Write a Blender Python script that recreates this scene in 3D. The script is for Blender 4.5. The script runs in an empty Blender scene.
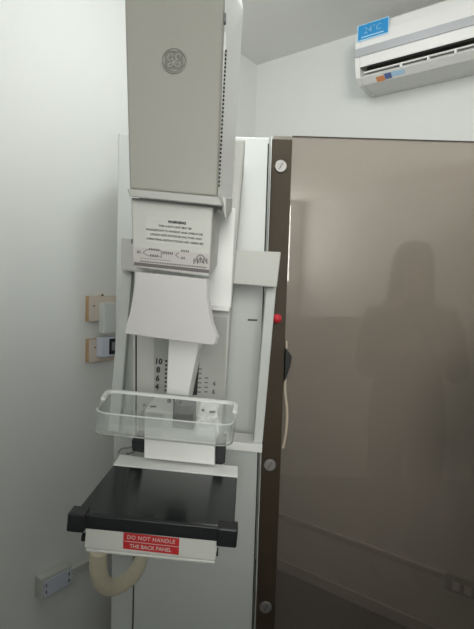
import bpy, bmesh, math, random
from mathutils import Vector, Matrix
random.seed(4)
S = bpy.context.scene
COL = S.collection
# ------------------------------------------------------------------ camera
F = 480.0
PITCH = math.radians(3.4); ROLL = math.radians(1.75)
CAM = Vector((0, 0, 1.49))
fw = Vector((0, math.cos(PITCH), -math.sin(PITCH)))
R0 = Vector((1, 0, 0)); U0 = R0.cross(fw)
rt = math.cos(ROLL)*R0 + math.sin(ROLL)*U0
up = -math.sin(ROLL)*R0 + math.cos(ROLL)*U0
cd = bpy.data.cameras.new('camera'); cam = bpy.data.objects.new('camera', cd); COL.objects.link(cam)
cd.sensor_fit = 'VERTICAL'; cd.sensor_height = 24; cd.lens = 24*F/629; cd.clip_start = .02
M = Matrix((rt, up, -fw)).transposed().to_4x4(); M.translation = CAM
cam.matrix_world = M; S.camera = cam

def ray(px, py): return fw + (px-237)/F*rt - (py-314.5)/F*up
def U(px, py, Y):
    d = ray(px, py); return CAM + d*(Y/d.y)
# room axes: right wall runs along dr from the corner, left wall along dl
A = math.radians(37.4)
dr = Vector((math.cos(A), -math.sin(A), 0)); dl = Vector((-math.sin(A), -math.cos(A), 0))
K = U(250, 286, 2.62); K.z = 0
CEIL = U(256, 65, 2.62).z
def hit(px, py, nrm, n):
    d = ray(px, py); t = (n-(CAM-K).dot(nrm))/d.dot(nrm); return CAM + d*t
def WL(px, py, n=0):   # left wall -> (t, z)
    p = hit(px, py, dr, n); return (p-K).dot(dl), p.z
def WR(px, py, n=0):   # right wall -> (s, z)
    p = hit(px, py, dl, n); return (p-K).dot(dr), p.z
def PL(t, n, z): return K + dl*t + dr*n + Vector((0, 0, z))
def PR(s, n, z): return K + dr*s + dl*n + Vector((0, 0, z))

# ------------------------------------------------------------------ materials
MATS = {}
def mat(name, col, rough=.5, metal=0, var=.03, scale=30, bump=0, spec=.5):
    if name in MATS: return MATS[name]
    m = bpy.data.materials.new(name); m.use_nodes = True; nt = m.node_tree; n = nt.nodes
    b = n['Principled BSDF']; b.inputs['Roughness'].default_value = rough; b.inputs['Metallic'].default_value = metal
    b.inputs['Specular IOR Level'].default_value = spec
    tc = n.new('ShaderNodeTexCoord'); no = n.new('ShaderNodeTexNoise'); no.inputs['Scale'].default_value = scale
    no.inputs['Detail'].default_value = 5
    nt.links.new(tc.outputs['Object'], no.inputs['Vector'])
    mx = n.new('ShaderNodeMix'); mx.data_type = 'RGBA'
    c = Vector(col)
    mx.inputs[6].default_value = (*(c*(1-var)), 1); mx.inputs[7].default_value = (*(c*(1+var)), 1)
    nt.links.new(no.outputs['Fac'], mx.inputs[0]); nt.links.new(mx.outputs[2], b.inputs['Base Color'])
    if bump:
        bp = n.new('ShaderNodeBump'); bp.inputs['Strength'].default_value = bump; bp.inputs['Distance'].default_value = .002
        nt.links.new(no.outputs['Fac'], bp.inputs['Height']); nt.links.new(bp.outputs['Normal'], b.inputs['Normal'])
    MATS[name] = m; return m
def clear(name, tint, gloss_rough=.0, ior=1.5, haze=0, hazecol=(1, 1, 1)):
    m = bpy.data.materials.new(name); m.use_nodes = True; nt = m.node_tree; n = nt.nodes
    for x in list(n): n.remove(x)
    o = n.new('ShaderNodeOutputMaterial'); t = n.new('ShaderNodeBsdfTransparent'); g = n.new('ShaderNodeBsdfGlossy')
    no = n.new('ShaderNodeTexNoise'); no.inputs['Scale'].default_value = 3
    tc = n.new('ShaderNodeTexCoord'); nt.links.new(tc.outputs['Object'], no.inputs['Vector'])
    mx = n.new('ShaderNodeMix'); mx.data_type = 'RGBA'
    mx.inputs[6].default_value = (*[c*.985 for c in tint], 1); mx.inputs[7].default_value = (*[min(1, c*1.015) for c in tint], 1)
    nt.links.new(no.outputs['Fac'], mx.inputs[0]); nt.links.new(mx.outputs[2], t.inputs['Color'])
    g.inputs['Roughness'].default_value = gloss_rough
    lw = n.new('ShaderNodeLayerWeight'); lw.inputs['Blend'].default_value = .5
    pw = n.new('ShaderNodeMath'); pw.operation = 'POWER'; pw.inputs[1].default_value = 5; nt.links.new(lw.outputs['Facing'], pw.inputs[0])
    f0 = ((ior-1)/(ior+1))**2
    fr = n.new('ShaderNodeMath'); fr.operation = 'MULTIPLY_ADD'; fr.inputs[1].default_value = 1-f0; fr.inputs[2].default_value = f0; nt.links.new(pw.outputs[0], fr.inputs[0])
    ms = n.new('ShaderNodeMixShader')
    nt.links.new(fr.outputs[0], ms.inputs[0]); nt.links.new(g.outputs[0], ms.inputs[2])
    if haze:
        df = n.new('ShaderNodeBsdfDiffuse'); df.inputs['Color'].default_value = (*hazecol, 1)
        m2 = n.new('ShaderNodeMixShader'); m2.inputs[0].default_value = haze
        nt.links.new(t.outputs[0], m2.inputs[1]); nt.links.new(df.outputs[0], m2.inputs[2]); nt.links.new(m2.outputs[0], ms.inputs[1])
    else: nt.links.new(t.outputs[0], ms.inputs[1])
    nt.links.new(ms.outputs[0], o.inputs['Surface']); MATS[name] = m; return m

WALL = mat('wall_paint', (.76, .78, .77), .75, 0, .015, 6, .05)
CEILM = mat('ceiling_paint', (.88, .88, .86), .85, 0, .015, 5)
FLOORM = mat('floor_vinyl', (.075, .065, .055), .45, 0, .15, 60)
WHITE = mat('white_enamel', (.66, .69, .68), .38, 0, .012, 8)
HOUSE = mat('white_housing_enamel', (.92, .93, .93), .35, 0, .01, 8)
OFFW = mat('offwhite_plastic', (.60, .605, .58), .42, 0, .015, 8)
GREY = mat('grey_cover_plastic', (.36, .355, .325), .45, 0, .015, 12)
LGREY = mat('light_grey_paint', (.50, .51, .49), .45, 0, .015, 10)
PALE = mat('pale_shield_plastic', (.63, .62, .62), .4, 0, .012, 10)
SCALEG = mat('scale_plate_grey', (.42, .43, .41), .5, 0, .02, 14)
BRIGHT = mat('bright_white_plate', (.90, .91, .90), .35, 0, .01, 10)
DARK = mat('dark_gap', (.03, .03, .03), .8, 0, .1, 20)
BLACK = mat('black_plastic', (.010, .011, .013), .42, 0, .1, 30, 0, .4)
GLASSB = mat('black_table_laminate', (.012, .016, .016), .17, 0, .1, 8, 0, .42)
INK = mat('printed_ink', (.03, .03, .03), .7, 0, .05, 20)
INK2 = mat('grey_ink', (.16, .15, .15), .7, 0, .05, 20)
RED = mat('red_label_vinyl', (.50, .02, .025), .45, 0, .04, 30)
REDK = mat('red_knob_plastic', (.65, .03, .05), .35, 0, .04, 30)
CREAM = mat('cream_cable_sleeve', (.62, .57, .44), .8, 0, .10, 60, .5)
LABELW = mat('label_white', (.64, .645, .62), .5, 0, .01, 20)
LABELP = mat('label_pinkish', (.56, .53, .53), .5, 0, .03, 40)
BROWN = mat('brown_metal_edge', (.062, .046, .030), .5, .0, .12, 12, .1, .25)
CHROME = mat('brushed_steel', (.40, .385, .375), .55, 1, .06, 40)
STEEL = mat('dull_grey_metal', (.25, .26, .27), .4, .7, .06, 40)
DSTEEL = mat('dark_clamp_metal', (.09, .09, .095), .45, .3, .06, 40)
TAN = mat('tan_box_edge', (.50, .34, .19), .6, 0, .08, 40)
PINKW = mat('aged_plastic_face', (.68, .60, .53), .5, 0, .02, 20)
BLUEW = mat('bluish_white_plastic', (.62, .66, .76), .4, 0, .02, 20)
ACW = mat('aircon_white', (.80, .80, .79), .4, 0, .01, 10)
SILVER = mat('aircon_silver_strip', (.47, .48, .51), .35, .2, .02, 20)
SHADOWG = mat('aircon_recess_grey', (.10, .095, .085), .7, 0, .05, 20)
BLUES = mat('blue_sticker', (.02, .27, .60), .4, 0, .12, 20)
PALEB = mat('pale_blue_print', (.45, .68, .88), .5, 0, .04, 20)
PALEB2 = mat('soft_blue_print', (.20, .47, .76), .5, 0, .04, 20)
ORANGE = mat('orange_print', (.75, .30, .12), .5, 0, .04, 20)
NAVY = mat('navy_print', (.12, .18, .40), .5, 0, .04, 20)
GREENP = mat('pale_green_print', (.50, .60, .48), .5, 0, .04, 20)
LOGOD = mat('logo_grey', (.19, .187, .172), .45, 0, .03, 30)
LOGOL = mat('logo_pale', (.40, .395, .365), .45, 0, .03, 30)
EDGE = mat('acrylic_edge', (.72, .75, .74), .2, 0, .01, 30)
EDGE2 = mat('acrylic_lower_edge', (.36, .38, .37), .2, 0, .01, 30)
LITRIM = mat('lit_acrylic_edge', (.86, .88, .88), .3, 0, .01, 30)  # white stands in for light catching the paddle's back rim
SKIN = mat('skin', (.48, .29, .21), .55, 0, .04, 30)
HAIR = mat('dark_hair', (.02, .015, .012), .5, 0, .2, 60, .3)
CLOTH = mat('dark_jacket_cloth', (.035, .035, .04), .85, 0, .1, 80, .2)
TROUS = mat('dark_trouser_cloth', (.03, .032, .045), .85, 0, .1, 80, .2)
TINT = clear('tinted_acrylic', (.765, .715, .67), 0, 1.5, .13, (.62, .585, .55))
ACRYL = clear('clear_acrylic', (.965, .975, .97), 0.02, 1.49, .12, (.85, .88, .87))

# ------------------------------------------------------------------ object helpers
WLOC = {}
def link(name, bm, m, parent=None, bevel=0, smooth=False, seg=2, recalc=True):
    if recalc: bmesh.ops.recalc_face_normals(bm, faces=bm.faces)
    me = bpy.data.meshes.new(name)
    lo = Vector((1e9,)*3); hi = -lo
    for v in bm.verts:
        for i in range(3):
            lo[i] = min(lo[i], v.co[i]); hi[i] = max(hi[i], v.co[i])
    c = (lo+hi)/2
    if parent is None: c.z = lo.z
    for v in bm.verts: v.co -= c
    bm.to_mesh(me); bm.free()
    if smooth:
        for p in me.polygons: p.use_smooth = True
    ms = m if isinstance(m, (list, tuple)) else [m]
    for x in ms: me.materials.append(x)
    o = bpy.data.objects.new(name, me); COL.objects.link(o)
    if parent is not None:
        o.parent = parent; o.location = c - WLOC[parent.name]
    else: o.location = c
    WLOC[o.name] = c
    if bevel:
        b = o.modifiers.new('bevel', 'BEVEL'); b.width = bevel; b.segments = seg; b.limit_method = 'ANGLE'; b.angle_limit = math.radians(35)
        b.harden_normals = False
    return o
def thing(name, loc, label, cat, group=None):
    o = bpy.data.objects.new(name, None); COL.objects.link(o); o.location = loc; o.empty_display_size = .1
    WLOC[o.name] = Vector(loc); o['label'] = label; o['category'] = cat
    if group: o['group'] = group
    return o
def tag(o, label, cat, group=None):
    o['label'] = label; o['category'] = cat
    if group: o['group'] = group
    return o
def struct(o): o['kind'] = 'structure'; return o

def add_prism(bm, a, b):
    va = [bm.verts.new(p) for p in a]; vb = [bm.verts.new(p) for p in b]; n = len(a)
    bm.faces.new(va); bm.faces.new(vb[::-1])
    for i in range(n): bm.faces.new((va[i], vb[i], vb[(i+1) % n], va[(i+1) % n]))
def px_prism(name, pts, Y0, Y1, m, parent, bevel=.002, back=None, Yb=None):
    """front outline at world depth Y0 (or per point), run back to Y1"""
    Y0l = Y0 if isinstance(Y0, (list, tuple)) else [Y0]*len(pts)
    a = [U(x, y, Y) for (x, y), Y in zip(pts, Y0l)]
    if back: b = [U(x, y, Y1) for x, y in back]
    else: b = [Vector((p.x, Y1, p.z)) for p in a]
    bm = bmesh.new(); add_prism(bm, a, b)
    return link(name, bm, m, parent, bevel)
def add_box(bm, c, sx, sy, sz, rot=None):
    r = bmesh.ops.create_cube(bm, size=1)
    mtx = Matrix.Translation(c) @ (rot.to_4x4() if rot else Matrix.Identity(4)) @ Matrix.Diagonal((sx, sy, sz, 1))
    bmesh.ops.transform(bm, matrix=mtx, verts=r['verts'])
def frame_box(bm, P, a0, a1, n0, n1, z0, z1):
    a = [P(a0, n0, z0), P(a1, n0, z0), P(a1, n0, z1), P(a0, n0, z1)]
    b = [P(a0, n1, z0), P(a1, n1, z0), P(a1, n1, z1), P(a0, n1, z1)]
    add_prism(bm, a, b)
def add_cyl(bm, p0, p1, r0, r1=None, seg=24):
    r1 = r0 if r1 is None else r1
    ax = (p1-p0); L = ax.length; q = ax.to_track_quat('Z', 'Y')
    bmesh.ops.create_cone(bm, cap_ends=True, segments=seg, radius1=r0, radius2=r1, depth=L,
                          matrix=Matrix.Translation((p0+p1)/2) @ q.to_matrix().to_4x4())
def add_tube(bm, pts, r, seg=12, closed=False):
    n = len(pts); rings = []
    prev = None
    for i, p in enumerate(pts):
        if closed: t = pts[(i+1) % n]-pts[i-1]
        else: t = pts[min(i+1, n-1)]-pts[max(i-1, 0)]
        t.normalize()
        if prev is None:
            u = t.orthogonal().normalized()
        else:
            u = (prev - t*prev.dot(t)).normalized()
        prev = u; v = t.cross(u)
        rr = r[i] if isinstance(r, (list, tuple)) else r
        rings.append([bm.verts.new(p + rr*(math.cos(2*math.pi*k/seg)*u + math.sin(2*math.pi*k/seg)*v)) for k in range(seg)])
    for i in range(n if closed else n-1):
        a = rings[i]; b = rings[(i+1) % n]
        for k in range(seg): bm.faces.new((a[k], a[(k+1) % seg], b[(k+1) % seg], b[k]))
    if not closed:
        bm.faces.new(rings[0][::-1]); bm.faces.new(rings[-1])
def spline(ctrl, n=8):
    out = []; c = [ctrl[0]*2-ctrl[1]] + list(ctrl) + [ctrl[-1]*2-ctrl[-2]]
    for i in range(1, len(c)-2):
        for k in range(n):
            t = k/n; p0, p1, p2, p3 = c[i-1:i+3]
            out.append(.5*((2*p1)+(p2-p0)*t+(2*p0-5*p1+4*p2-p3)*t*t+(3*p1-p0-3*p2+p3)*t**3))
    out.append(c[-2]); return out
def text(name, s, centre, rvec, uvec, size, m, parent, thick=.0004, bold=.0, spacing=1.0):
    cu = bpy.data.curves.new('txt', 'FONT'); cu.body = s; cu.size = 1; cu.align_x = 'CENTER'; cu.align_y = 'CENTER'
    cu.offset = bold; cu.space_character = spacing; cu.resolution_u = 3
    to = bpy.data.objects.new('txt', cu); COL.objects.link(to)
    dg = bpy.context.evaluated_depsgraph_get(); me = bpy.data.meshes.new_from_object(to.evaluated_get(dg))
    bpy.data.objects.remove(to)
    bm = bmesh.new(); bm.from_mesh(me); bpy.data.meshes.remove(me)
    rv = rvec.normalized(); uv = uvec.normalized(); nv = rv.cross(uv)
    r = bmesh.ops.extrude_face_region(bm, geom=bm.faces[:])
    vs = [g for g in r['geom'] if isinstance(g, bmesh.types.BMVert)]
    bmesh.ops.translate(bm, verts=vs, vec=(0, 0, thick/size))
    mt = Matrix((rv, uv, nv)).transposed().to_4x4(); mt.translation = centre
    bmesh.ops.transform(bm, matrix=mt @ Matrix.Scale(size, 4), verts=bm.verts)
    return link(name, bm, m, parent)

# ------------------------------------------------------------------ room shell
RL = 4.2; TH = .12
def wall_between(name, p, q, nrm):
    bm = bmesh.new()
    a = [p, q, q+Vector((0, 0, CEIL)), p+Vector((0, 0, CEIL))]
    add_prism(bm, a, [v - nrm*TH for v in a]); return struct(link(name, bm, WALL))
far = K + dr*RL; near = K + dl*RL; opp = K + dr*RL + dl*RL
wall_between('wall_left', K.copy(), near, dr)
wall_between('wall_right', K.copy(), far, dl)
wall_between('wall_back', near, opp, -dl)
wall_between('wall_near', far, opp, -dr)
for nm, z0, z1, m in (('floor', -.1, 0, FLOORM), ('ceiling', CEIL, CEIL+.1, CEILM)):
    bm = bmesh.new(); q = [PR(-.12, -.12, 0), PR(RL+.12, -.12, 0), PR(RL+.12, RL+.12, 0), PR(-.12, RL+.12, 0)]
    add_prism(bm, [v+Vector((0, 0, z0)) for v in q], [v+Vector((0, 0, z1)) for v in q]); struct(link(nm, bm, m))
BASE = mat('baseboard_paint', (.62, .60, .57), .5, 0, .03, 20)
bm = bmesh.new(); frame_box(bm, PR, .012, RL-.001, .0002, .012, .0002, .055); struct(link('baseboard_right', bm, BASE, None, .003))
bm = bmesh.new(); frame_box(bm, PL, .0125, RL-.001, .0002, .012, .0002, .055); struct(link('baseboard_left', bm, BASE, None, .003))

# ------------------------------------------------------------------ mammography unit
YC = 1.60
unit = thing('mammography_unit', (U(186, 300, 1.6).x, 1.45, 0), 'tall white mammography machine with grey tube head, clear paddle and black table', 'medical machine')
xl = U(114.5, 380, YC).x; xr = U(261.5, 380, YC).x; zt = U(190, 135, YC).z
xg = U(136.3, 420, YC).x
def wbox(name, x0, x1, y0, y1, z0, z1, m, parent, bevel=.003):
    bm = bmesh.new(); add_box(bm, Vector(((x0+x1)/2, (y0+y1)/2, (z0+z1)/2)), x1-x0, y1-y0, z1-z0)
    return link(name, bm, m, parent, bevel)
col = wbox('column', xl+.006, xr-.004, YC+.02, YC+.2, .0002, zt-.006, LGREY, unit)
wbox('side_rail', xl, xg-.0025, YC, YC+.2, .03, zt, WHITE, unit, .004)
fp = wbox('front_panel', xg+.0025, xr, YC, YC+.012, .03, zt, WHITE, unit, .004)
wbox('column_cap', xg+.0025, xr, YC+.013, YC+.2, zt-.0055, zt, WHITE, unit, .002)
wbox('groove', xg-.002, xg+.002, YC+.010, YC+.0195, .05, zt-.01, DARK, unit, 0)
p = U(252.5, 320, YC)
wbox('slot', p.x-.016, p.x+.016, YC-.0015, YC-.0002, p.z-.0025, p.z+.0025, DARK, fp, .0008)
wbox('plinth', xl-.03, xr+.0, YC-.35, YC+.2, .0002, .029, LGREY, unit, .006)

# C-arm backbone
YA = 1.30
arm = px_prism('arm', [(144, 139), (245.5, 139), (229.5, 330), (221, 470), (131, 462), (133.5, 330)], YA, YC-.005, OFFW, unit, .006)
px_prism('groove', [(135.3, 290), (136.8, 290), (136.8, 436), (135.3, 436)], YA-.0012, YA-.0002, DARK, arm, 0)
wbox('groove', xr-.0055, xr-.001, YC-.0008, YC-.0001, .05, zt-.02, DARK, unit, 0)
# crossbar behind the collimator and its two handles
YB = 1.40
cb = px_prism('crossbar', [(121, 238), (236, 250), (281, 252), (277, 287.5), (234, 284), (121, 270)], YB-.06, YB+.12, OFFW, unit, .003)
px_prism('handle_bar', [(266, 285), (276.5, 286), (262.5, 443), (253.5, 442)], YB+.02, YB+.06, WHITE, unit, .003)
px_prism('handle_bar', [(122, 268), (132, 269), (119, 432), (108, 431)], YB+.02, YB+.06, WHITE, unit, .003)
px_prism('lower_crossbar', [(205, 439.5), (262.5, 445), (262, 453), (205, 447.5)], YB, YB+.10, BRIGHT, unit, .002)
# upper carriage with its bright lip
px_prism('carriage', [(150, 200), (236, 208), (231, 308), (150, 300)], 1.255, YA-.001, BRIGHT, unit, .003)
px_prism('carriage_lip', [(150, 300.5), (229.5, 308), (229, 311.5), (150, 304)], 1.235, YA-.001, BRIGHT, unit, .001)

# scale plate
sp = px_prism('scale_plate', [(154, 312), (227, 318), (223.5, 420), (154, 414)], YA-.006, YA-.0005, SCALEG, unit, .0008)
Ys = YA-.0063
def lettering(s, px, py, h, Y, m, parent, slope=.1, bold=.02, name='print', spacing=1.0):
    c = U(px, py, Y); rv = U(px+10, py+10*slope, Y)-c; nv = Vector((0, -1, 0)); uv = nv.cross(rv)
    return text(name, s, c, rv, uv, h/F*Y/.7, m, parent, .0004, bold, spacing)
for s, px, py in (('10', 158.6, 361.6), ('8', 158.2, 370), ('6', 157.6, 378.5), ('4', 157, 387)):
    lettering(s, px, py, 5.4, Ys, INK, sp, .08, .035, 'numeral')
for s, px, py in (('4', 214, 384), ('6', 213.5, 392)):
    lettering(s, px, py, 4.6, Ys, INK2, sp, .08, .03, 'numeral')
bm = bmesh.new()
for k in range(8): 
    c = U(166.3-.1*k, 361+k*4.2, Ys); add_box(bm, c, .0062, .0012, .0050)
link('tick_marks', bm, INK, sp)
bm = bmesh.new()
for k in range(6):
    c = U(200-.2*k, 369+k*4.6, Ys); add_box(bm, c, .0105, .0012, .0034)
for k in range(4):
    c = U(206.5-.2*k, 378+k*4.6, Ys); add_box(bm, c, .0095, .0012, .0034)
link('tick_marks', bm, INK2, sp)

# compression arm: wedge that narrows downwards
ca = px_prism('compression_arm', [(169, 334), (201, 336), (188, 396), (166.5, 394)], 1.16, YA-.007, BRIGHT, unit, .002,
         back=[(171, 334), (204.5, 336), (192.5, 396), (169, 394)])
px_prism('arm_gap', [(197, 352), (200, 352), (197, 395), (188, 395)], YA-.0075, YA-.0062, DARK, unit, 0)

# tube head: grey cover, white housing behind, ledge and logo
YH = .95
zt_ = -14
cover = px_prism('head_cover', [(124.3, zt_), (224.5, zt_), (217, 196.5), (129.5, 188.5)], YH, YH+.05, GREY, unit, .004)
hs = px_prism('tube_housing', [(125, zt_-2), (225.5, zt_-2), (226, 50), (218.5, 197), (130, 189)], YH+.051, 1.26, HOUSE, unit, .004,
         back=[(134, zt_+20), (240.5, zt_+8), (243.5, 8), (232, 198), (140, 189)])
bm = bmesh.new()
for k in range(34):
    f = k/33; c = U(226.6+(219.6-226.6)*f, 52+(186-52)*f, YH+.042+.010)
    add_box(bm, c+Vector((-.0012, -.004, 0)), .0034, .006, .0032)
link('vent_slots', bm, INK, hs)
c = U(225, 19, YH+.02); bm = bmesh.new(); add_box(bm, c, .004, .014, .017); link('latch', bm, STEEL, cover, .001)
ledge = px_prism('bottom_ledge', [(127, 188.5), (219, 197), (222, 206), (130, 196.5)], YH-.018, YH+.33, LGREY, unit, .002,
         back=[(136, 190), (231, 197), (232, 205), (137, 197)])
px_prism('corner_fin', [(219.5, 196), (226, 198), (226.2, 221), (222, 210)], YH+.055, 1.2, OFFW, unit, .002,
         back=[(222, 196), (232.5, 198), (231.5, 212), (226, 210)])
# round emblem
ec = U(174, 61, YH-.0002); er = 12.2/F*YH
bm = bmesh.new(); add_cyl(bm, ec, ec+Vector((0, -.0012, 0)), er, er*.98, 40); em = link('emblem', bm, LOGOD, cover)
bm = bmesh.new(); yy = ec.y-.0016
def P2(u, v): return Vector((ec.x+u*er, yy, ec.z+v*er))
ring = [P2(.97*math.cos(t*math.pi/24), .97*math.sin(t*math.pi/24)) for t in range(48)]
add_tube(bm, ring, er*.035, 6, True)
for q in range(4):                      # four water-drop swirls inside the rim
    a0 = q*math.pi/2
    pts = [P2(.80*math.cos(a0+d), .80*math.sin(a0+d)) for d in [(-.42+.84*i/10) for i in range(11)]]
    add_tube(bm, pts, [er*(.03+.05*math.sin(math.pi*i/10)) for i in range(11)], 6)
def script(pts): add_tube(bm, spline([P2(a, b) for a, b in pts], 6), er*.062, 6)
script([(-.12, .30), (-.10, .46), (-.26, .50), (-.44, .34), (-.46, .12), (-.30, .02), (-.14, .12), (-.10, .20)])       # G, upper loop
script([(-.10, .12), (-.02, -.10), (-.12, -.38), (-.32, -.50), (-.46, -.38), (-.36, -.22), (-.16, -.20), (.0, -.06)])  # G, tail
script([(.50, .30), (.46, .48), (.28, .50), (.14, .34), (.20, .14), (.36, .06)])                                       # E, upper bow
script([(.36, .06), (.12, .02), (.06, -.24), (.20, -.46), (.40, -.46), (.52, -.28), (.44, -.12), (.28, -.16), (.26, -.28)])  # E, lower bow
link('monogram', bm, LOGOL, em, 0, True)

# collimator block with labels
YL = .962
colm = px_prism('collimator', [(131, 197.5), (213, 206.5), (209.5, 277), (133, 267)], YL, 1.254, OFFW, unit, .003,
         back=[(139, 200), (221, 209), (217, 266), (139, 258)])
lab = px_prism('warning_label', [(146.5, 216.5), (202, 221.5), (201, 247.5), (145.5, 242)], YL-.0008, YL-.0001, LABELW, colm, 0)
Yt = YL-.0009
lettering('WARNING', 177, 222.6, 2.6, Yt, INK, lab, .1, .05)
for i, (s, x) in enumerate((('THIS X-RAY UNIT MAY BE', 175), ('DANGEROUS TO PATIENT AND OPERATOR', 174.5),
            ('UNLESS SAFE EXPOSURE FACTORS AND', 176), ('OPERATING INSTRUCTIONS ARE OBSERVED', 175))):
    w = (31, 47, 41, 42)[i]
    lettering(s, x, 227.3+i*4.7, 2.0, Yt, INK, lab, .1, .02, 'print', 1.0)
lab2 = px_prism('diagram_label', [(134.5, 247), (210, 254), (209, 274.5), (134, 266.5)], YL-.0008, YL-.0001, LABELP, colm, 0)
def bar(bm, x0, y0, x1, y1, w=.9, Y=Yt):
    a = U(x0, y0, Y); b = U(x1, y1, Y); d = b-a; L = d.length; an = math.atan2(d.z, d.x)
    add_box(bm, (a+b)/2, L, .0006, w/F*Y, Matrix.Rotation(-an, 3, 'Y'))
bm = bmesh.new()
def blocks(x0, x1, y, n, h):               # lines of small illegible print
    s = (x1-x0)/n
    for k in range(n):
        xa = x0+k*s; bar(bm, xa, y+(xa-134)*.1, xa+s*.62, y+(xa+s*.62-134)*.1, h)
blocks(137, 141, 251.5, 3, 3); blocks(149, 160, 247.5, 6, 2); blocks(150, 159, 253.7, 4, 2.4)
blocks(162.5, 173.5, 249.7, 6, 2.6); blocks(181, 189.5, 246, 5, 2.2); blocks(181, 185.5, 253.2, 3, 2.4)
blocks(140, 207, 260.4, 40, 1.6); blocks(140, 190, 257.3, 1, .4)
bar(bm, 143, 252.6, 147, 249.5, .7); bar(bm, 143, 252.6, 147, 255.4, .7)
bar(bm, 161.3, 251, 161.3, 258, .7); bar(bm, 147, 249.3, 161, 250.6, .5); bar(bm, 147, 255.6, 161, 257, .5)
bar(bm, 175.5, 255, 179, 252.4, .7); bar(bm, 175.5, 255, 179, 258, .7)
for x in (194, 197.4, 203.6, 206.8): bar(bm, x, 258.5, x, 264, 1.1)
c = [U(200.5+5*math.cos(math.pi*k/12), 262-7*math.sin(math.pi*k/12), Yt) for k in range(13)]
add_tube(bm, c, .0009, 6)
bar(bm, 198, 262, 200.4, 257, .8); bar(bm, 200.4, 257, 203, 262.3, .8); bar(bm, 198, 262, 203, 262.3, .8); bar(bm, 200.4, 258.5, 200.5, 261.5, .9)
link('print', bm, INK2, lab2)
bm = bmesh.new(); bar(bm, 134, 263.6, 209.2, 271.6, 3.4); link('worn_edge', bm, INK2, lab2)
bm = bmesh.new(); bar(bm, 132, 239, 132, 243.5, 1.1, YL-.0006); link('mark', bm, INK, colm)

# flared face shield under the collimator
fs = [(135, 271.5), (206.5, 279), (207, 300), (211, 322), (216.5, 337), (214, 344.5), (210, 345), (124, 333.5), (130, 312), (134, 290)]
px_prism('face_shield', fs, .948, .956, PALE, unit, .0012, back=[(x+(3.2 if x > 200 else 1.5), y) for x, y in fs])

# compression paddle, in the tilted frame of the arm
O2 = U(160, 517, .867); TL = math.radians(4.0)
def T(u, v, Y): return Vector((O2.x+u*math.cos(TL)+v*math.sin(TL), Y, O2.z-u*math.sin(TL)+v*math.cos(TL)))
def Ti(px, py, Y):
    p = U(px, py, Y)-O2; return p.x*math.cos(TL)-p.z*math.sin(TL), p.x*math.sin(TL)+p.z*math.cos(TL)
yb, yf = 1.06, .885
ubl, vtb = Ti(107, 392.5, yb); ubr, v2 = Ti(238, 403, yb); ufl, v3 = Ti(92.5, 413, yf); ufr, v4 = Ti(234, 428, yf)
vtop = (vtb+v2+v3+v4)/4
vbot = (Ti(93, 436, yf)[1]+Ti(222, 444.5, yf)[1])/2
def rounded(ins):
    c = [(ubl+ins, yb-ins), (ubr-ins, yb-ins), (ufr-ins, yf+ins), (ufl+ins, yf+ins)]; r = .034-ins; out = []
    for i in range(4):
        p = Vector(c[i]); a = (Vector(c[i-1])-p).normalized(); b = (Vector(c[(i+1) % 4])-p).normalized()
        s = p+a*r; e = p+b*r
        for k in range(9):
            t = k/8; out.append((1-t)**2*s+2*t*(1-t)*p+t*t*e)
    return out
w = .006
oo = rounded(0); ii = rounded(w); nn = len(oo)
bm = bmesh.new()
ob = [bm.verts.new(T(u, vbot, Y)) for u, Y in oo]; ot = [bm.verts.new(T(u, vtop, Y)) for u, Y in oo]
it = [bm.verts.new(T(u, vtop, Y)) for u, Y in ii]; ib = [bm.verts.new(T(u, vbot+.004, Y)) for u, Y in ii]
for k in range(nn):
    j = (k+1) % nn
    bm.faces.new((ob[k], ob[j], ot[j], ot[k])); bm.faces.new((ot[k], ot[j], it[j], it[k])); bm.faces.new((it[k], it[j], ib[j], ib[k]))
bm.faces.new(ob[::-1]); bm.faces.new(ib)
pad = link('compression_paddle', bm, ACRYL, unit)
# thick rim along the back and two returns, its lit brightness painted white
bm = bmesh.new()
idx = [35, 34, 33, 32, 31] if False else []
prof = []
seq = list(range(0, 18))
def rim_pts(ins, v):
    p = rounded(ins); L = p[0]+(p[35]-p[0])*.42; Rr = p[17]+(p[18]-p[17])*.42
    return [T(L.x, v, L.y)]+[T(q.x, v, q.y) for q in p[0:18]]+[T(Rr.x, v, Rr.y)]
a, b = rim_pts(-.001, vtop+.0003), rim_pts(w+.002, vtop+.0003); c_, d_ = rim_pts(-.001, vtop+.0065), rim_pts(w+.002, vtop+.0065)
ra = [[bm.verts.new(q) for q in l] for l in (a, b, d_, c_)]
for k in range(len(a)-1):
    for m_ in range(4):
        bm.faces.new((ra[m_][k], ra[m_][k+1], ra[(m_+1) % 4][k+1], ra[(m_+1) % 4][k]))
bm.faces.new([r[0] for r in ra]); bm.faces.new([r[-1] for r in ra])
link('lit_rim', bm, LITRIM, pad)
bm = bmesh.new()                          # thin rim of the front
fr_ = rounded(.003)[18:36]
add_tube(bm, [T(q.x, vtop+.001, q.y) for q in fr_], .0014, 8); link('front_rim', bm, EDGE, pad)
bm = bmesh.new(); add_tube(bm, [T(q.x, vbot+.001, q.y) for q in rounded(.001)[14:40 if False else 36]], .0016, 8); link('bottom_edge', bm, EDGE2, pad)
for px, py, r in ((169, 401.0, .0048), (180, 402.0, .0048), (144, 405.0, .0035), (203, 410.0, .0035)):
    bm = bmesh.new(); p = U(px, py, yb-.0068); add_cyl(bm, p, p+Vector((0, -.003, 0)), r, r*.8, 16); link('screw', bm, STEEL, pad)
for px, py in ((153, 406.5), (212.5, 412)):
    bm = bmesh.new(); p = U(px, py, yb-.0066); add_box(bm, p, .014, .0012, .003); link('slot', bm, INK2, pad)
clampY = yb+.002
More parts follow.
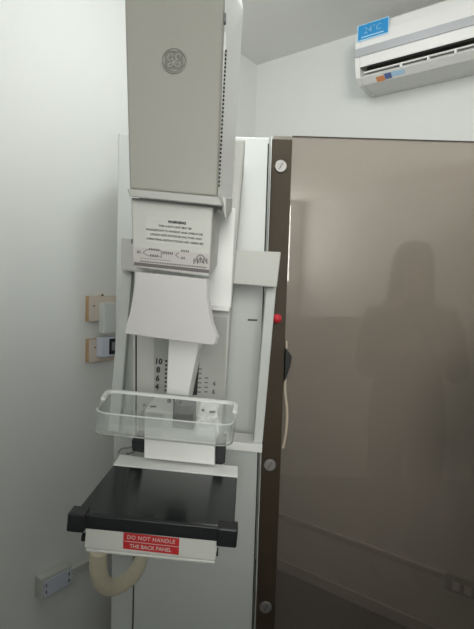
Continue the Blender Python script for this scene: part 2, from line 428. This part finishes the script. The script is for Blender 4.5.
cl = px_prism('paddle_clamp', [(173, 405), (193.5, 407), (193, 430), (172.5, 428)], clampY, 1.139, DSTEEL, unit, .002)
px_prism('clamp_jaw', [(173.5, 413), (193.3, 415), (193, 425), (173, 423)], clampY-.002, clampY-.0003, BLACK, cl, .0006)
px_prism('clamp_pin', [(173.3, 396), (174.8, 396), (174.8, 411), (173.3, 411)], clampY-.002, clampY-.0005, BLACK, cl, 0)
# lower arm plate with black brackets
px_prism('lower_plate', [(144.5, 410), (215.5, 417), (214.5, 465.3), (144, 458.3)], 1.14, YA-.001, BRIGHT, unit, .003)
px_prism('bracket', [(131.5, 440), (143.5, 440), (143.5, 453), (132, 451)], 1.17, 1.25, BLACK, unit, .002)
px_prism('bracket', [(138, 416), (144, 416), (144, 430), (138, 430)], 1.18, 1.25, STEEL, unit, .002)
px_prism('bracket', [(215.5, 446), (226, 443), (225, 463), (215.5, 468)], 1.17, 1.25, BLACK, unit, .002)
bm = bmesh.new()
add_tube(bm, spline([U(x, y, 1.2) for x, y in ((118, 453), (122, 448.5), (130, 447.5), (134, 447), (134, 452), (126, 454))], 6), .0022, 8)
link('release_spring', bm, STEEL, unit, 0, True)

# patient table (breast support)
tbl = [(82.5, 506), (226.5, 526.5)]
yt0, yt1 = .862, 1.10
ul, vl = Ti(82, 506, yt0+.03); 
def corner(px, py, Y): return Ti(px, py, Y)
BL = corner(113.3, 465.5, yt1); BR = corner(237.3, 477.2, yt1); FL = corner(73, 512, yt0); FR = corner(235, 531, yt0)
vt = (BL[1]+BR[1])/2
def tprism(name, uv_y, v0, v1, m, parent, bevel):
    bm = bmesh.new(); add_prism(bm, [T(u, v1, y) for u, y in uv_y], [T(u, v0, y) for u, y in uv_y]); return link(name, bm, m, parent, bevel)
uL0, uR0 = FL[0]+.004, FR[0]-.002; uL1, uR1 = BL[0], BR[0]
table = tprism('table_top', [(uL0, yt0+.004), (uR0, yt0+.004), (uR1, yt1), (uL1, yt1)], vt-.012, vt, GLASSB, unit, .0015)
tprism('back_strip', [(uL1, yt1+.0005), (uR1+.001, yt1+.0005), (uR1+.001, yt1+.066), (uL1-.001, yt1+.066)], vt-.012, vt+.002, BRIGHT, unit, .001)
tprism('table_support', [(uL1+.08, yt1-.008), (uR1-.06, yt1-.008), (uR1-.06, YC-.001), (uL1+.08, YC-.001)], vt-.085, vt-.0125, OFFW, unit, .004)
vb0 = corner(150, 535, yt0-.006)[1]
tprism('edge_trim', [(uL0+.0, yt0-.006), (uR0, yt0-.006), (uR0, yt0+.0035), (uL0, yt0+.0035)], vb0, vt+.001, BLACK, table, .002)
for x0, x1 in ((uL0-.010, uL0+.022), (uR0-.030, uR0+.007)):
    tprism('corner_clamp', [(x0, yt0-.013), (x1, yt0-.013), (x1, yt0+.022), (x0, yt0+.022)], vb0-.006, vt+.004, BLACK, table, .003)
# cassette holder under the table
h0 = corner(85, 549, yt0+.004); h1 = corner(216, 560, yt0+.004); vh = (h0[1]+h1[1])/2
hold = tprism('cassette_holder', [(h0[0], yt0+.004), (h1[0], yt0+.004), (h1[0]+.0, yt1-.012), (h0[0]+.02, yt1-.012)], vh+.006, vt-.0125, OFFW, unit, .003)
tprism('front_plate', [(h0[0]+.001, yt0-.005), (h1[0]-.001, yt0-.005), (h1[0]-.001, yt0+.0035), (h0[0]+.001, yt0+.0035)], vh+.006, vb0-.0006, OFFW, hold, .001)
tprism('holder_lip', [(h0[0]+.004, yt0-.007), (h1[0]-.002, yt0-.007), (h1[0]-.002, yt1-.012), (h0[0]+.024, yt1-.012)], vh-.0005, vh+.0055, OFFW, hold, .002)
for px, py in ((84.5, 537), (216, 552)):
    bm = bmesh.new(); p = U(px, py, yt0+.012); add_cyl(bm, p+Vector((-.004, 0, 0)), p+Vector((.004, 0, 0)), .0075, None, 16); link('side_screw', bm, BLACK, hold)
ly = yt0-.0058
rl = px_prism('red_label', [(123.5, 532.5), (179.5, 538.6), (178.5, 555), (123, 548.6)], ly, ly+.0007, RED, hold, 0)
lettering('DO NOT HANDLE', 151, 539.6, 4.0, ly-.0002, LABELW, rl, .105, .0, 'lettering', 1.08)
lettering('THE BACK PANEL', 150.5, 548.2, 3.9, ly-.0002, LABELW, rl, .105, .0, 'lettering', .98)
bm = bmesh.new(); bar(bm, 124.5, 541, 178.5, 547, .4, ly-.0003); link('divider', bm, LABELW, rl)

# sleeved cable loop below the holder
hp = [U(x, y, Y) for x, y, Y in ((99, 548, 1.02), (98, 565, 1.04), (100.5, 579, 1.07), (108, 587, 1.11), (120, 585, 1.17), (131, 577, 1.24), (139, 565, 1.31), (143, 552, 1.4), (146, 540, 1.58))]
pts = spline(hp, 8); bm = bmesh.new()
add_tube(bm, pts, [.0195*(1+.05*math.sin(i*1.7)) for i in range(len(pts))], 16); link('sleeved_cable', bm, CREAM, unit, 0, True)

# red knob on the side of the column
kp = U(277, 318.5, 1.66); bm = bmesh.new()
bmesh.ops.create_uvsphere(bm, u_segments=20, v_segments=12, radius=.0165, matrix=Matrix.Translation(kp))
kn = link('emergency_knob', bm, REDK, unit, 0, True)
bm = bmesh.new(); add_cyl(bm, Vector((xr-.001, 1.66, kp.z)), kp+Vector((-.012, 0, 0)), .007, None, 14); link('knob_stem', bm, STEEL, kn)

# ------------------------------------------------------------------ tinted radiation shield
YS = 1.72
sx0 = U(264, 380, YS).x; sx1 = U(283.5, 380, YS).x; sz = U(340, 137.5, YS).z
shield = thing('radiation_shield', ((sx0+1.0)/2+.1, YS+.01, 0), 'brown tinted see-through radiation shield panel with dark bolted edge strip', 'shield')
wbox('panel', sx0+.005, 1.04, YS+.006, YS+.018, .05, sz, TINT, shield, 0)
strip = wbox('edge_strip', sx0, sx1, YS-.004, YS+.0055, .0002, U(283, 139.5, YS).z, BROWN, shield, .002)
wbox('back_strip', sx0+.0, sx1, YS+.0185, YS+.028, .0002, U(283, 139.5, YS).z, BROWN, shield, .002)
wbox('foot_rail', sx1+.001, 1.04, YS-.02, YS+.045, .0002, .0495, BROWN, shield, .003)
wbox('top_trim', sx1+.001, 1.04, YS+.0055, YS+.0185, sz+.0002, sz+.003, BROWN, shield, 0)
wbox('edge_seal', sx0-.0045, sx0-.0005, YS-.004, YS+.028, .0002, sz, WHITE, shield, .001)
for px, py in ((280.7, 166.5), (276, 318), (269.7, 465), (265.5, 607)):
    if py == 318: continue
    p = U(px, py, YS-.0045); bm = bmesh.new()
    r = 6.6/F*YS
    add_cyl(bm, p, p+Vector((0, -.006, 0)), r, r*.86, 28); b = link('bolt_cap', bm, CHROME, shield, .0015)
    bm = bmesh.new(); q = p+Vector((0, -.0063, 0)); add_box(bm, q, .0035, .0008, r*1.1, Matrix.Rotation(.5, 3, 'Y')); link('screw_slot', bm, INK2, b)

# black handset hanging behind the shield with a pale cord loop
hand = thing('handset', U(286, 400, YS-.003), 'black handset with pale cord hung along right edge of brown strip', 'handset')
px_prism('body', [(285.4, 348), (287, 350), (292, 356.5), (290.5, 366), (285.5, 380), (284.2, 382)], YS-.020, YS+.0055, BLACK, hand, .003)
bm = bmesh.new()
add_tube(bm, spline([U(x, y, YS-.003) for x, y in ((285.3, 379), (284.9, 390), (286.4, 404), (287, 418), (286, 432), (284, 443), (282.8, 448))], 8), .0052, 10)
link('cord', bm, mat('pale_cord', (.60, .52, .42), .6), hand, 0, True)
bm = bmesh.new(); p = U(286.4, 344.5, YS-.004); add_box(bm, p, .007, .016, .028); link('hook', bm, mat('pale_cord', (.60, .52, .42)), hand, .003)

# ------------------------------------------------------------------ air conditioner on the right wall
s0 = None
def zat(s, n, py):          # height at wall position (s, n) that projects to image row py
    p = PR(s, n, 0); lo, hi = 0., 4.
    for _ in range(50):
        mid = (lo+hi)/2; v = Vector((p.x, p.y, mid))-CAM
        yy = 314.5-F*v.dot(up)/v.dot(fw)
        if yy < py: hi = mid
        else: lo = mid
    return lo
s0 = WR(356, 40, .20)[0]; s1 = s0+.84
prf = [(.0005, zat(s0, .0005, 34)), (.15, zat(s0, .15, 27)), (.19, zat(s0, .19, 29)), (.203, zat(s0, .203, 38)), (.207, zat(s0, .207, 50)),
       (.205, zat(s0, .205, 58.5)), (.198, zat(s0, .198, 69)), (.120, zat(s0, .120, 67)), (.115, zat(s0, .115, 73)), (.186, zat(s0, .186, 79)), (.155, zat(s0, .155, 87)), (.0005, zat(s0, .0005, 84))]
prf[-1] = (.0005, prf[-2][1]+.005)
pz = {i: p for i, p in enumerate(prf)}
ac = thing('air_conditioner', PR((s0+s1)/2, .0005, prf[-1][1]), 'white wall-mounted air conditioner with blue sticker and open louver', 'air conditioner')
bm = bmesh.new()
add_prism(bm, [PR(s0+.022, n, z) for n, z in prf], [PR(s1-.022, n, z) for n, z in prf]); body = link('casing', bm, ACW, ac, .002)
for e0, e1 in ((s0, s0+.0215), (s1-.0215, s1)):
    full = prf[:7]+[((prf[6][0]+prf[9][0])/2+.002, (prf[6][1]+prf[9][1])/2)]+prf[9:]
    bm = bmesh.new(); add_prism(bm, [PR(e0, n, z) for n, z in full], [PR(e1, n, z) for n, z in full]); link('end_cap', bm, ACW, ac, .003)
(n4, z4), (n5, z5) = prf[4], prf[5]
bm = bmesh.new(); frame_box(bm, PR, s0+.001, s1-.001, max(n4, n5)+.0003, n4+.003, z5, z4); link('silver_strip', bm, SILVER, ac, .001)
# recess lining and louver blades
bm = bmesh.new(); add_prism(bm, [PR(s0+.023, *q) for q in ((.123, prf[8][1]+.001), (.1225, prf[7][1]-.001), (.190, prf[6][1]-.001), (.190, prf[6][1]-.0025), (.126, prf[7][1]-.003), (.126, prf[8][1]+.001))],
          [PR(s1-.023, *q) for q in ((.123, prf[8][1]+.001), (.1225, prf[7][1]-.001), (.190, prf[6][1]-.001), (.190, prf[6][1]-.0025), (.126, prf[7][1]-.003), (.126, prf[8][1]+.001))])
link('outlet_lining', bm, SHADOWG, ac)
zs = prf[9][1]; zu = prf[6][1]; zm = (zs+zu)/2
bm = bmesh.new(); q = [(.180, zm-.001), (.135, zm+.012), (.136, zm+.015), (.182, zm+.004)]
add_prism(bm, [PR(s0+.03, *v) for v in q], [PR(s1-.03, *v) for v in q]); lv = link('louver', bm, ACW, ac, .0008)
for px in (401, 428, 455):
    s_ = WR(px, 60, .185)[0]; bm = bmesh.new(); frame_box(bm, PR, s_-.004, s_+.004, .135, .188, zs+.001, zm-.0015+.012*0); link('louver_post', bm, ACW, ac, .001)
# blue temperature sticker on the front
nf = .206
tl = WR(359, 23, nf); trr = WR(387.5, 15, nf); bl = WR(359, 42, nf)
zA = zat(s0, nf, 24.5); 
sa, sb = WR(357.3, 32, nf+.001)[0], WR(389, 25, nf+.001)[0]
za, zb = zat(sa, nf, 43), zat(sa, nf, 26.5)
bm = bmesh.new(); frame_box(bm, PR, sa, sb, nf+.0012, nf+.002, za, zb); st = link('sticker', bm, PALEB, ac)
bm = bmesh.new(); frame_box(bm, PR, sa+.005, sb-.003, nf+.0021, nf+.0026, za+.006, zb-.003); link('sticker_face', bm, BLUES, st)
text('lettering', '24°C', PR((sa+sb)/2, nf+.0027, (za+zb)/2+.004), dr, Vector((0, 0, 1)), .036, PALEB2, st, .0003, .01)
bm = bmesh.new(); frame_box(bm, PR, sa+.02, sb-.02, nf+.0027, nf+.003, za+.012, za+.016); link('underline', bm, PALEB, st)
# small coloured energy sticker under the outlet lip
(na, za_), (nb, zb_) = prf[9], prf[10]
def lipP(s, f, off):
    n = na+(nb-na)*f; z = za_+(zb_-za_)*f; d = Vector((na-nb, za_-zb_)).normalized(); return PR(s, n+d.y*off*1.0+.0, z-d.x*off)
def lip_patch(name, x0, x1, f0, f1, m):
    sA = WR(x0, 85, .17)[0]; sB = WR(x1, 85, .17)[0]; bm = bmesh.new()
    add_prism(bm, [lipP(sA, f0, .0006), lipP(sB, f0, .0006), lipP(sB, f1, .0006), lipP(sA, f1, .0006)], [lipP(sA, f0, .0012), lipP(sB, f0, .0012), lipP(sB, f1, .0012), lipP(sA, f1, .0012)])
    link(name, bm, m, ac)
lip_patch('energy_sticker', 376, 384, .35, .95, ORANGE); lip_patch('energy_sticker', 384.3, 391, .2, .85, NAVY); lip_patch('energy_sticker', 391.3, 404, .2, .7, PALEB)

# ------------------------------------------------------------------ left wall outlets
def lbox(bm, x0, y0, x1, y1, n0, n1, nref=None):
    nr_ = n1 if nref is None else nref
    t0, z0 = WL(x0, y0, nr_); t1, z1 = WL(x1, y1, nr_)
    ym = (z0, z1)
    frame_box(bm, PL, min(t0, t1), max(t0, t1), n0, n1, min(ym), max(ym))
def outlet(x0, y0, x1, y1, label, scr):
    bm = bmesh.new(); lbox(bm, x0, y0, x1, y1, .0003, .022, .022); t0, z0 = WL((x0+x1)/2, y1, .01)
    e = thing('outlet_box', PL(t0, .0003, z0), label, 'electric outlet', 'outlet boxes left of the machine')
    o = link('back_box', bm, TAN, e, .001)
    bm = bmesh.new(); lbox(bm, x0+.2, y0+.3, x1, y1-.3, .0222, .0245, .0245); f = link('face_plate', bm, PINKW, e, .001)
    bm = bmesh.new(); t, z = WL(*scr, .025); p = PL(t, .0246, z); add_cyl(bm, p, p+dr*.0015, .0036, None, 12); link('screw', bm, INK2, f)
    return e
outlet(89, 296, 117, 320.5, 'upper tan-edged outlet box on left wall behind white plug adapter', (94, 306))
outlet(89, 339.5, 117, 359.5, 'lower tan-edged outlet box on left wall holding adapter with dark window', (95, 347.5))
bm = bmesh.new(); t, z = WL(103, 295.5, .02); p = PL(t, .0003, z); add_cyl(bm, p, p+dr*.016, .011, .009, 20); kb = link('round_wall_cap', bm, PINKW, None, .001)  # round cap mounted on the wall
tag(kb, 'small round cap on left wall at top edge of upper outlet box', 'cap')
bm = bmesh.new(); add_cyl(bm, p+dr*.0162, p+dr*.0175, .006, .005, 16); link('dark_centre', bm, INK2, kb)
bm = bmesh.new(); lbox(bm, 104.5, 303, 118, 333, .0247, .060, .060)
tag(link('plug_adapter', bm, WHITE, None, .004), 'tall plain white plug adapter in upper outlet box', 'adapter')
bm = bmesh.new(); lbox(bm, 102, 338, 118, 355.5, .0247, .060, .060)
ad = tag(link('plug_adapter', bm, BLUEW, None, .003), 'short bluish white adapter with dark square window in lower outlet box', 'adapter')
bm = bmesh.new(); lbox(bm, 109.5, 338.8, 117.5, 353.8, .0602, .0615, .0615); wi = link('dark_window', bm, BLACK, ad, .0005)
bm = bmesh.new(); lbox(bm, 112, 342, 117, 350, .0616, .0622, .0622); link('pale_centre', bm, mat('grey_screen', (.22, .23, .27), .4), wi)

# low outlet with surface conduit on the left wall
bm = bmesh.new(); lbox(bm, 41.5, 574, 74, 597, .0003, .05, .05)
# box outline: keep its edges parallel to the floor
t0, z0 = WL(41.5, 588, .045); t1, _ = WL(73, 575, .045); zc0 = WL(41.5, 602, .045)[1]; zc1 = WL(41.5, 580, .045)[1]
bm.free(); bm = bmesh.new(); frame_box(bm, PL, t1, t0, .0003, .042, zc0, zc1)
so = link('wall_socket', bm, OFFW, None, .004); tag(so, 'white surface socket box low on left wall under the black table', 'electric socket')
bm = bmesh.new(); frame_box(bm, PL, t1+.008, t0-.008, .0422, .046, zc0+.008, zc1-.012); sf = link('bluish_face', bm, BLUEW, so, .002)
tm = (t0+t1)/2
for dt in (-.045, .045):
    for dz in (-.012, .012):
        bm = bmesh.new(); p = PL(tm+dt, .0461, (zc0+zc1)/2+dz); add_box(bm, p, .006, .003, .010, Matrix.Rotation(-A, 3, 'Z')); link('socket_hole', bm, INK2, sf)
zcond = WL(76, 569, .012)[1]
bm = bmesh.new(); frame_box(bm, PL, .35, t1-.0015, .0003, .018, zcond-.011, zcond+.011)
tag(link('cable_conduit', bm, OFFW, None, .002), 'pale surface conduit running right from socket box on left wall', 'conduit')
# conduit and socket on the right wall, seen through the tinted shield
sR, zR = WR(360, 545.5, .015); sE = WR(447, 575, .015)[0]
bm = bmesh.new(); frame_box(bm, PR, .02, sE-.001, .0003, .018, zR-.014, zR+.014)
tag(link('cable_conduit', bm, OFFW, None, .002), 'long pale conduit low on right wall seen through the brown shield', 'conduit')
zb_ = WR(448, 587, .05)[1]; zt_2 = WR(448, 563, .05)[1]
bm = bmesh.new(); frame_box(bm, PR, sE, sE+.125, .0003, .045, zR-.035, zR+.04)
so2 = link('wall_socket', bm, LGREY, None, .004); tag(so2, 'socket box at end of conduit low on right wall, seen through shield', 'electric socket')
for ds in (.03, .075):
    bm = bmesh.new(); frame_box(bm, PR, sE+ds, sE+ds+.026, .0452, .049, zR-.022, zR+.012); link('switch_key', bm, BRIGHT, so2, .001)

# ------------------------------------------------------------------ bystander whose reflection shows in the shield
def person(px_, py_, face):
    e = thing('person', (px_, py_, 0), 'standing person with long dark hair in dark clothes holding a phone, reflected in shield', 'person')
    base = Vector((px_, py_, 0)); Rz = Matrix.Rotation(face, 3, 'Z')
    W = lambda x, y, z: base + Rz @ Vector((x, y, z))
    vs = []; es = []; rad = []
    def v(x, y, z, r, r2=None, par=None):
        vs.append(W(x, y, z)); rad.append((r, r2 or r)); i = len(vs)-1
        if par is not None: es.append((par, i))
        return i
    pel = v(0, 0, .92, .14, .11); wa = v(0, .0, 1.08, .12, .09, pel); ch = v(0, 0, 1.25, .145, .10, wa); sh = v(0, 0, 1.40, .10, .075, ch)
    nk = v(0, .005, 1.47, .05, .05, sh); jw = v(0, .02, 1.55, .062, .065, nk); hd = v(0, .01, 1.63, .075, .09, jw); tp = v(0, 0, 1.70, .055, .065, hd)
    for s in (-1, 1):
        hp = v(s*.09, 0, .86, .09, .09, pel); kn_ = v(s*.10, .02, .48, .058, .058, hp); cf = v(s*.10, -.01, .33, .052, .055, kn_); an = v(s*.10, 0, .08, .036, .036, cf)
        v(s*.105, .09, .04, .036, .03, v(s*.105, .03, .045, .04, .035, an)); 
        so_ = v(s*.17, 0, 1.37, .055, .055, sh); el = v(s*.22, .06, 1.10, .042, .042, so_); wr = v(s*.09, .30, 1.22, .026, .026, el)
        pa = v(s*.06, .36, 1.26, .030, .018, wr)
        for k in range(4):
            b1 = v(s*(.052-.004*k), .385-.004*k, 1.285-.02*k, .009, .009, pa); v(s*.028, .405-.006*k, 1.29-.02*k, .008, .008, b1)
        v(s*.045, .36, 1.31, .009, .009, v(s*.055, .35, 1.285, .010, .010, pa))
    me = bpy.data.meshes.new('body'); c = W(0, 0, .9); me.from_pydata([q-c for q in vs], es, [])
    o = bpy.data.objects.new('body', me); COL.objects.link(o); o.parent = e; o.location = c-base; WLOC[o.name] = c; me.materials.append(SKIN)
    sk = o.modifiers.new('skin', 'SKIN')
    for i, r in enumerate(rad):
        d = me.skin_vertices[0].data[i]; d.radius = r; d.use_root = (i == 0)
    sk.use_smooth_shade = True; ss = o.modifiers.new('sub', 'SUBSURF'); ss.levels = 1; ss.render_levels = 2
    def loft(name, rings, m, close=True):
        bm = bmesh.new(); R_ = []
        for (x, y, z, rx, ry) in rings:
            R_.append([bm.verts.new(W(x+rx*math.cos(2*math.pi*k/20), y+ry*math.sin(2*math.pi*k/20), z)) for k in range(20)])
        for a, b in zip(R_, R_[1:]):
            for k in range(20): bm.faces.new((a[k], a[(k+1) % 20], b[(k+1) % 20], b[k]))
        bm.faces.new(R_[0]); bm.faces.new(R_[-1][::-1]); return link(name, bm, m, e, 0, True)
    loft('jacket', [(0, 0, .74, .20, .15), (0, 0, .9, .19, .145), (0, 0, 1.08, .165, .125), (0, 0, 1.28, .185, .13), (0, 0, 1.38, .18, .10), (0, 0, 1.44, .10, .075), (0, 0, 1.465, .065, .06)], CLOTH)
    for s in (-1, 1):
        bm = bmesh.new(); add_tube(bm, spline([W(s*.155, 0, 1.39), W(s*.20, .02, 1.25), W(s*.222, .06, 1.10), W(s*.16, .18, 1.15), W(s*.10, .285, 1.21)], 6), [.066]*8+[.056]*8+[.046]*9, 14); link('sleeve', bm, CLOTH, e, 0, True)
        bm = bmesh.new(); add_tube(bm, spline([W(s*.09, 0, .88), W(s*.10, .02, .50), W(s*.10, 0, .10)], 8), [.105-.0025*i for i in range(17)], 16); link('trouser_leg', bm, TROUS, e, 0, True)
        bm = bmesh.new(); add_tube(bm, [W(s*.105, -.05, .045), W(s*.105, .0, .05), W(s*.105, .08, .042), W(s*.105, .15, .036)], [.036, .044, .042, .026], 14); link('shoe', bm, BLACK, e, 0, True)
    # hair: cap and long fall behind and beside the face
    loft('hair', [(0, -.045, 1.28, .11, .055), (0, -.045, 1.40, .125, .065), (0, -.04, 1.52, .115, .08), (0, -.025, 1.62, .108, .10), (0, -.012, 1.69, .098, .105), (0, -.01, 1.735, .065, .075), (0, -.01, 1.75, .02, .02)], HAIR)
    for x in (-.03, .03):
        bm = bmesh.new(); bmesh.ops.create_uvsphere(bm, u_segments=10, v_segments=8, radius=.012, matrix=Matrix.Translation(W(x, .102, 1.635))); link('eye', bm, INK, e, 0, True)
    bm = bmesh.new(); add_tube(bm, [W(0, .10, 1.635), W(0, .118, 1.60), W(0, .105, 1.588)], [.007, .013, .009], 8); link('nose', bm, SKIN, e, 0, True)
    bm = bmesh.new(); add_tube(bm, [W(-.024, .085, 1.555), W(0, .097, 1.556), W(.024, .085, 1.555)], [.003, .007, .003], 8); link('mouth', bm, REDK, e, 0, True)
    return e, W
pe, W = person(.90, .98, math.radians(10))
bm = bmesh.new(); a = [W(-.03, .43, 1.22), W(.03, .43, 1.22), W(.03, .43, 1.36), W(-.03, .43, 1.36)]; off = W(0, .010, 0)-W(0, 0, 0)
add_prism(bm, a, [q+off for q in a]); tag(link('phone', bm, BLACK, None, .002), 'black phone held up by the person reflected in the shield', 'phone')

# ------------------------------------------------------------------ light
def area(name, loc, size, power, col=(1, 1, 1), target=None):
    l = bpy.data.lights.new(name, 'AREA'); l.shape = 'DISK'; l.size = size; l.energy = power; l.color = col
    o = bpy.data.objects.new(name, l); COL.objects.link(o); o.location = loc
    if target is not None: o.rotation_euler = (Vector(target)-Vector(loc)).to_track_quat('-Z', 'Y').to_euler()
    return o
def point(name, loc, r, power, col=(1, 1, 1)):
    l = bpy.data.lights.new(name, 'POINT'); l.shadow_soft_size = r; l.energy = power; l.color = col
    o = bpy.data.objects.new(name, l); COL.objects.link(o); o.location = loc; return o
lx, ly, lz = .0, 1.25, .02
area('ceiling_lamp', (lx, ly, CEIL-lz), 0.8, 1.0, (.97, 1.0, .99))
point('ceiling_lamp', (lx, ly, CEIL-0.15), 0.1, 7.2, (.985, 1.0, .98))
# invented high window behind the camera, added as frontal fill light
def PB(u, n, z): return near + (-dl.cross(Vector((0, 0, 1))))*0 + dr*u - dl*n + Vector((0, 0, z))
wu = (Vector((0.2, -2.75, 0))-near).dot(dr); WH = 0.6; WZ = 2.08
bm = bmesh.new()
frame_box(bm, PB, wu-WH-.06, wu-WH, .0005, .03, WZ-.5, WZ+.5); frame_box(bm, PB, wu+WH, wu+WH+.06, .0005, .03, WZ-.5, WZ+.5)
frame_box(bm, PB, wu-WH-.06, wu+WH+.06, .0005, .03, WZ-.56, WZ-.5); frame_box(bm, PB, wu-WH-.06, wu+WH+.06, .0005, .03, WZ+.5, WZ+.56)
struct(link('fill_light_frame', bm, WHITE))
wl = area('rear_fill_light', PB(wu, .035, WZ), 1, 57, (1, .985, .925), PB(wu, 2, WZ))
wl.data.shape = 'RECTANGLE'; wl.data.size = 2*WH; wl.data.size_y = 1.0
# added stepped blocker behind the camera, keeps rear fill off lower areas
def blocker_mesh(x0, x1, h):
    bm = bmesh.new(); add_box(bm, Vector(((x0+x1)/2, -.32, h/2+.0002)), x1-x0, .08, h); return bm
struct(link('light_blocker', blocker_mesh(-1.8, -0.13, 1.76), WALL))
struct(link('light_blocker_low', blocker_mesh(-0.13+.001, 1.9, 1.27), WALL))
wd = bpy.data.worlds.new('world'); S.world = wd; wd.use_nodes = True
wd.node_tree.nodes['Background'].inputs[0].default_value = (.8, .9, 1, 1); wd.node_tree.nodes['Background'].inputs[1].default_value = .05
vs_ = S.view_settings; S.display_settings.display_device = 'sRGB'
vs_.view_transform = 'Standard'; vs_.look = 'None'; vs_.gamma = 1; vs_.use_curve_mapping = False; vs_.exposure = .2
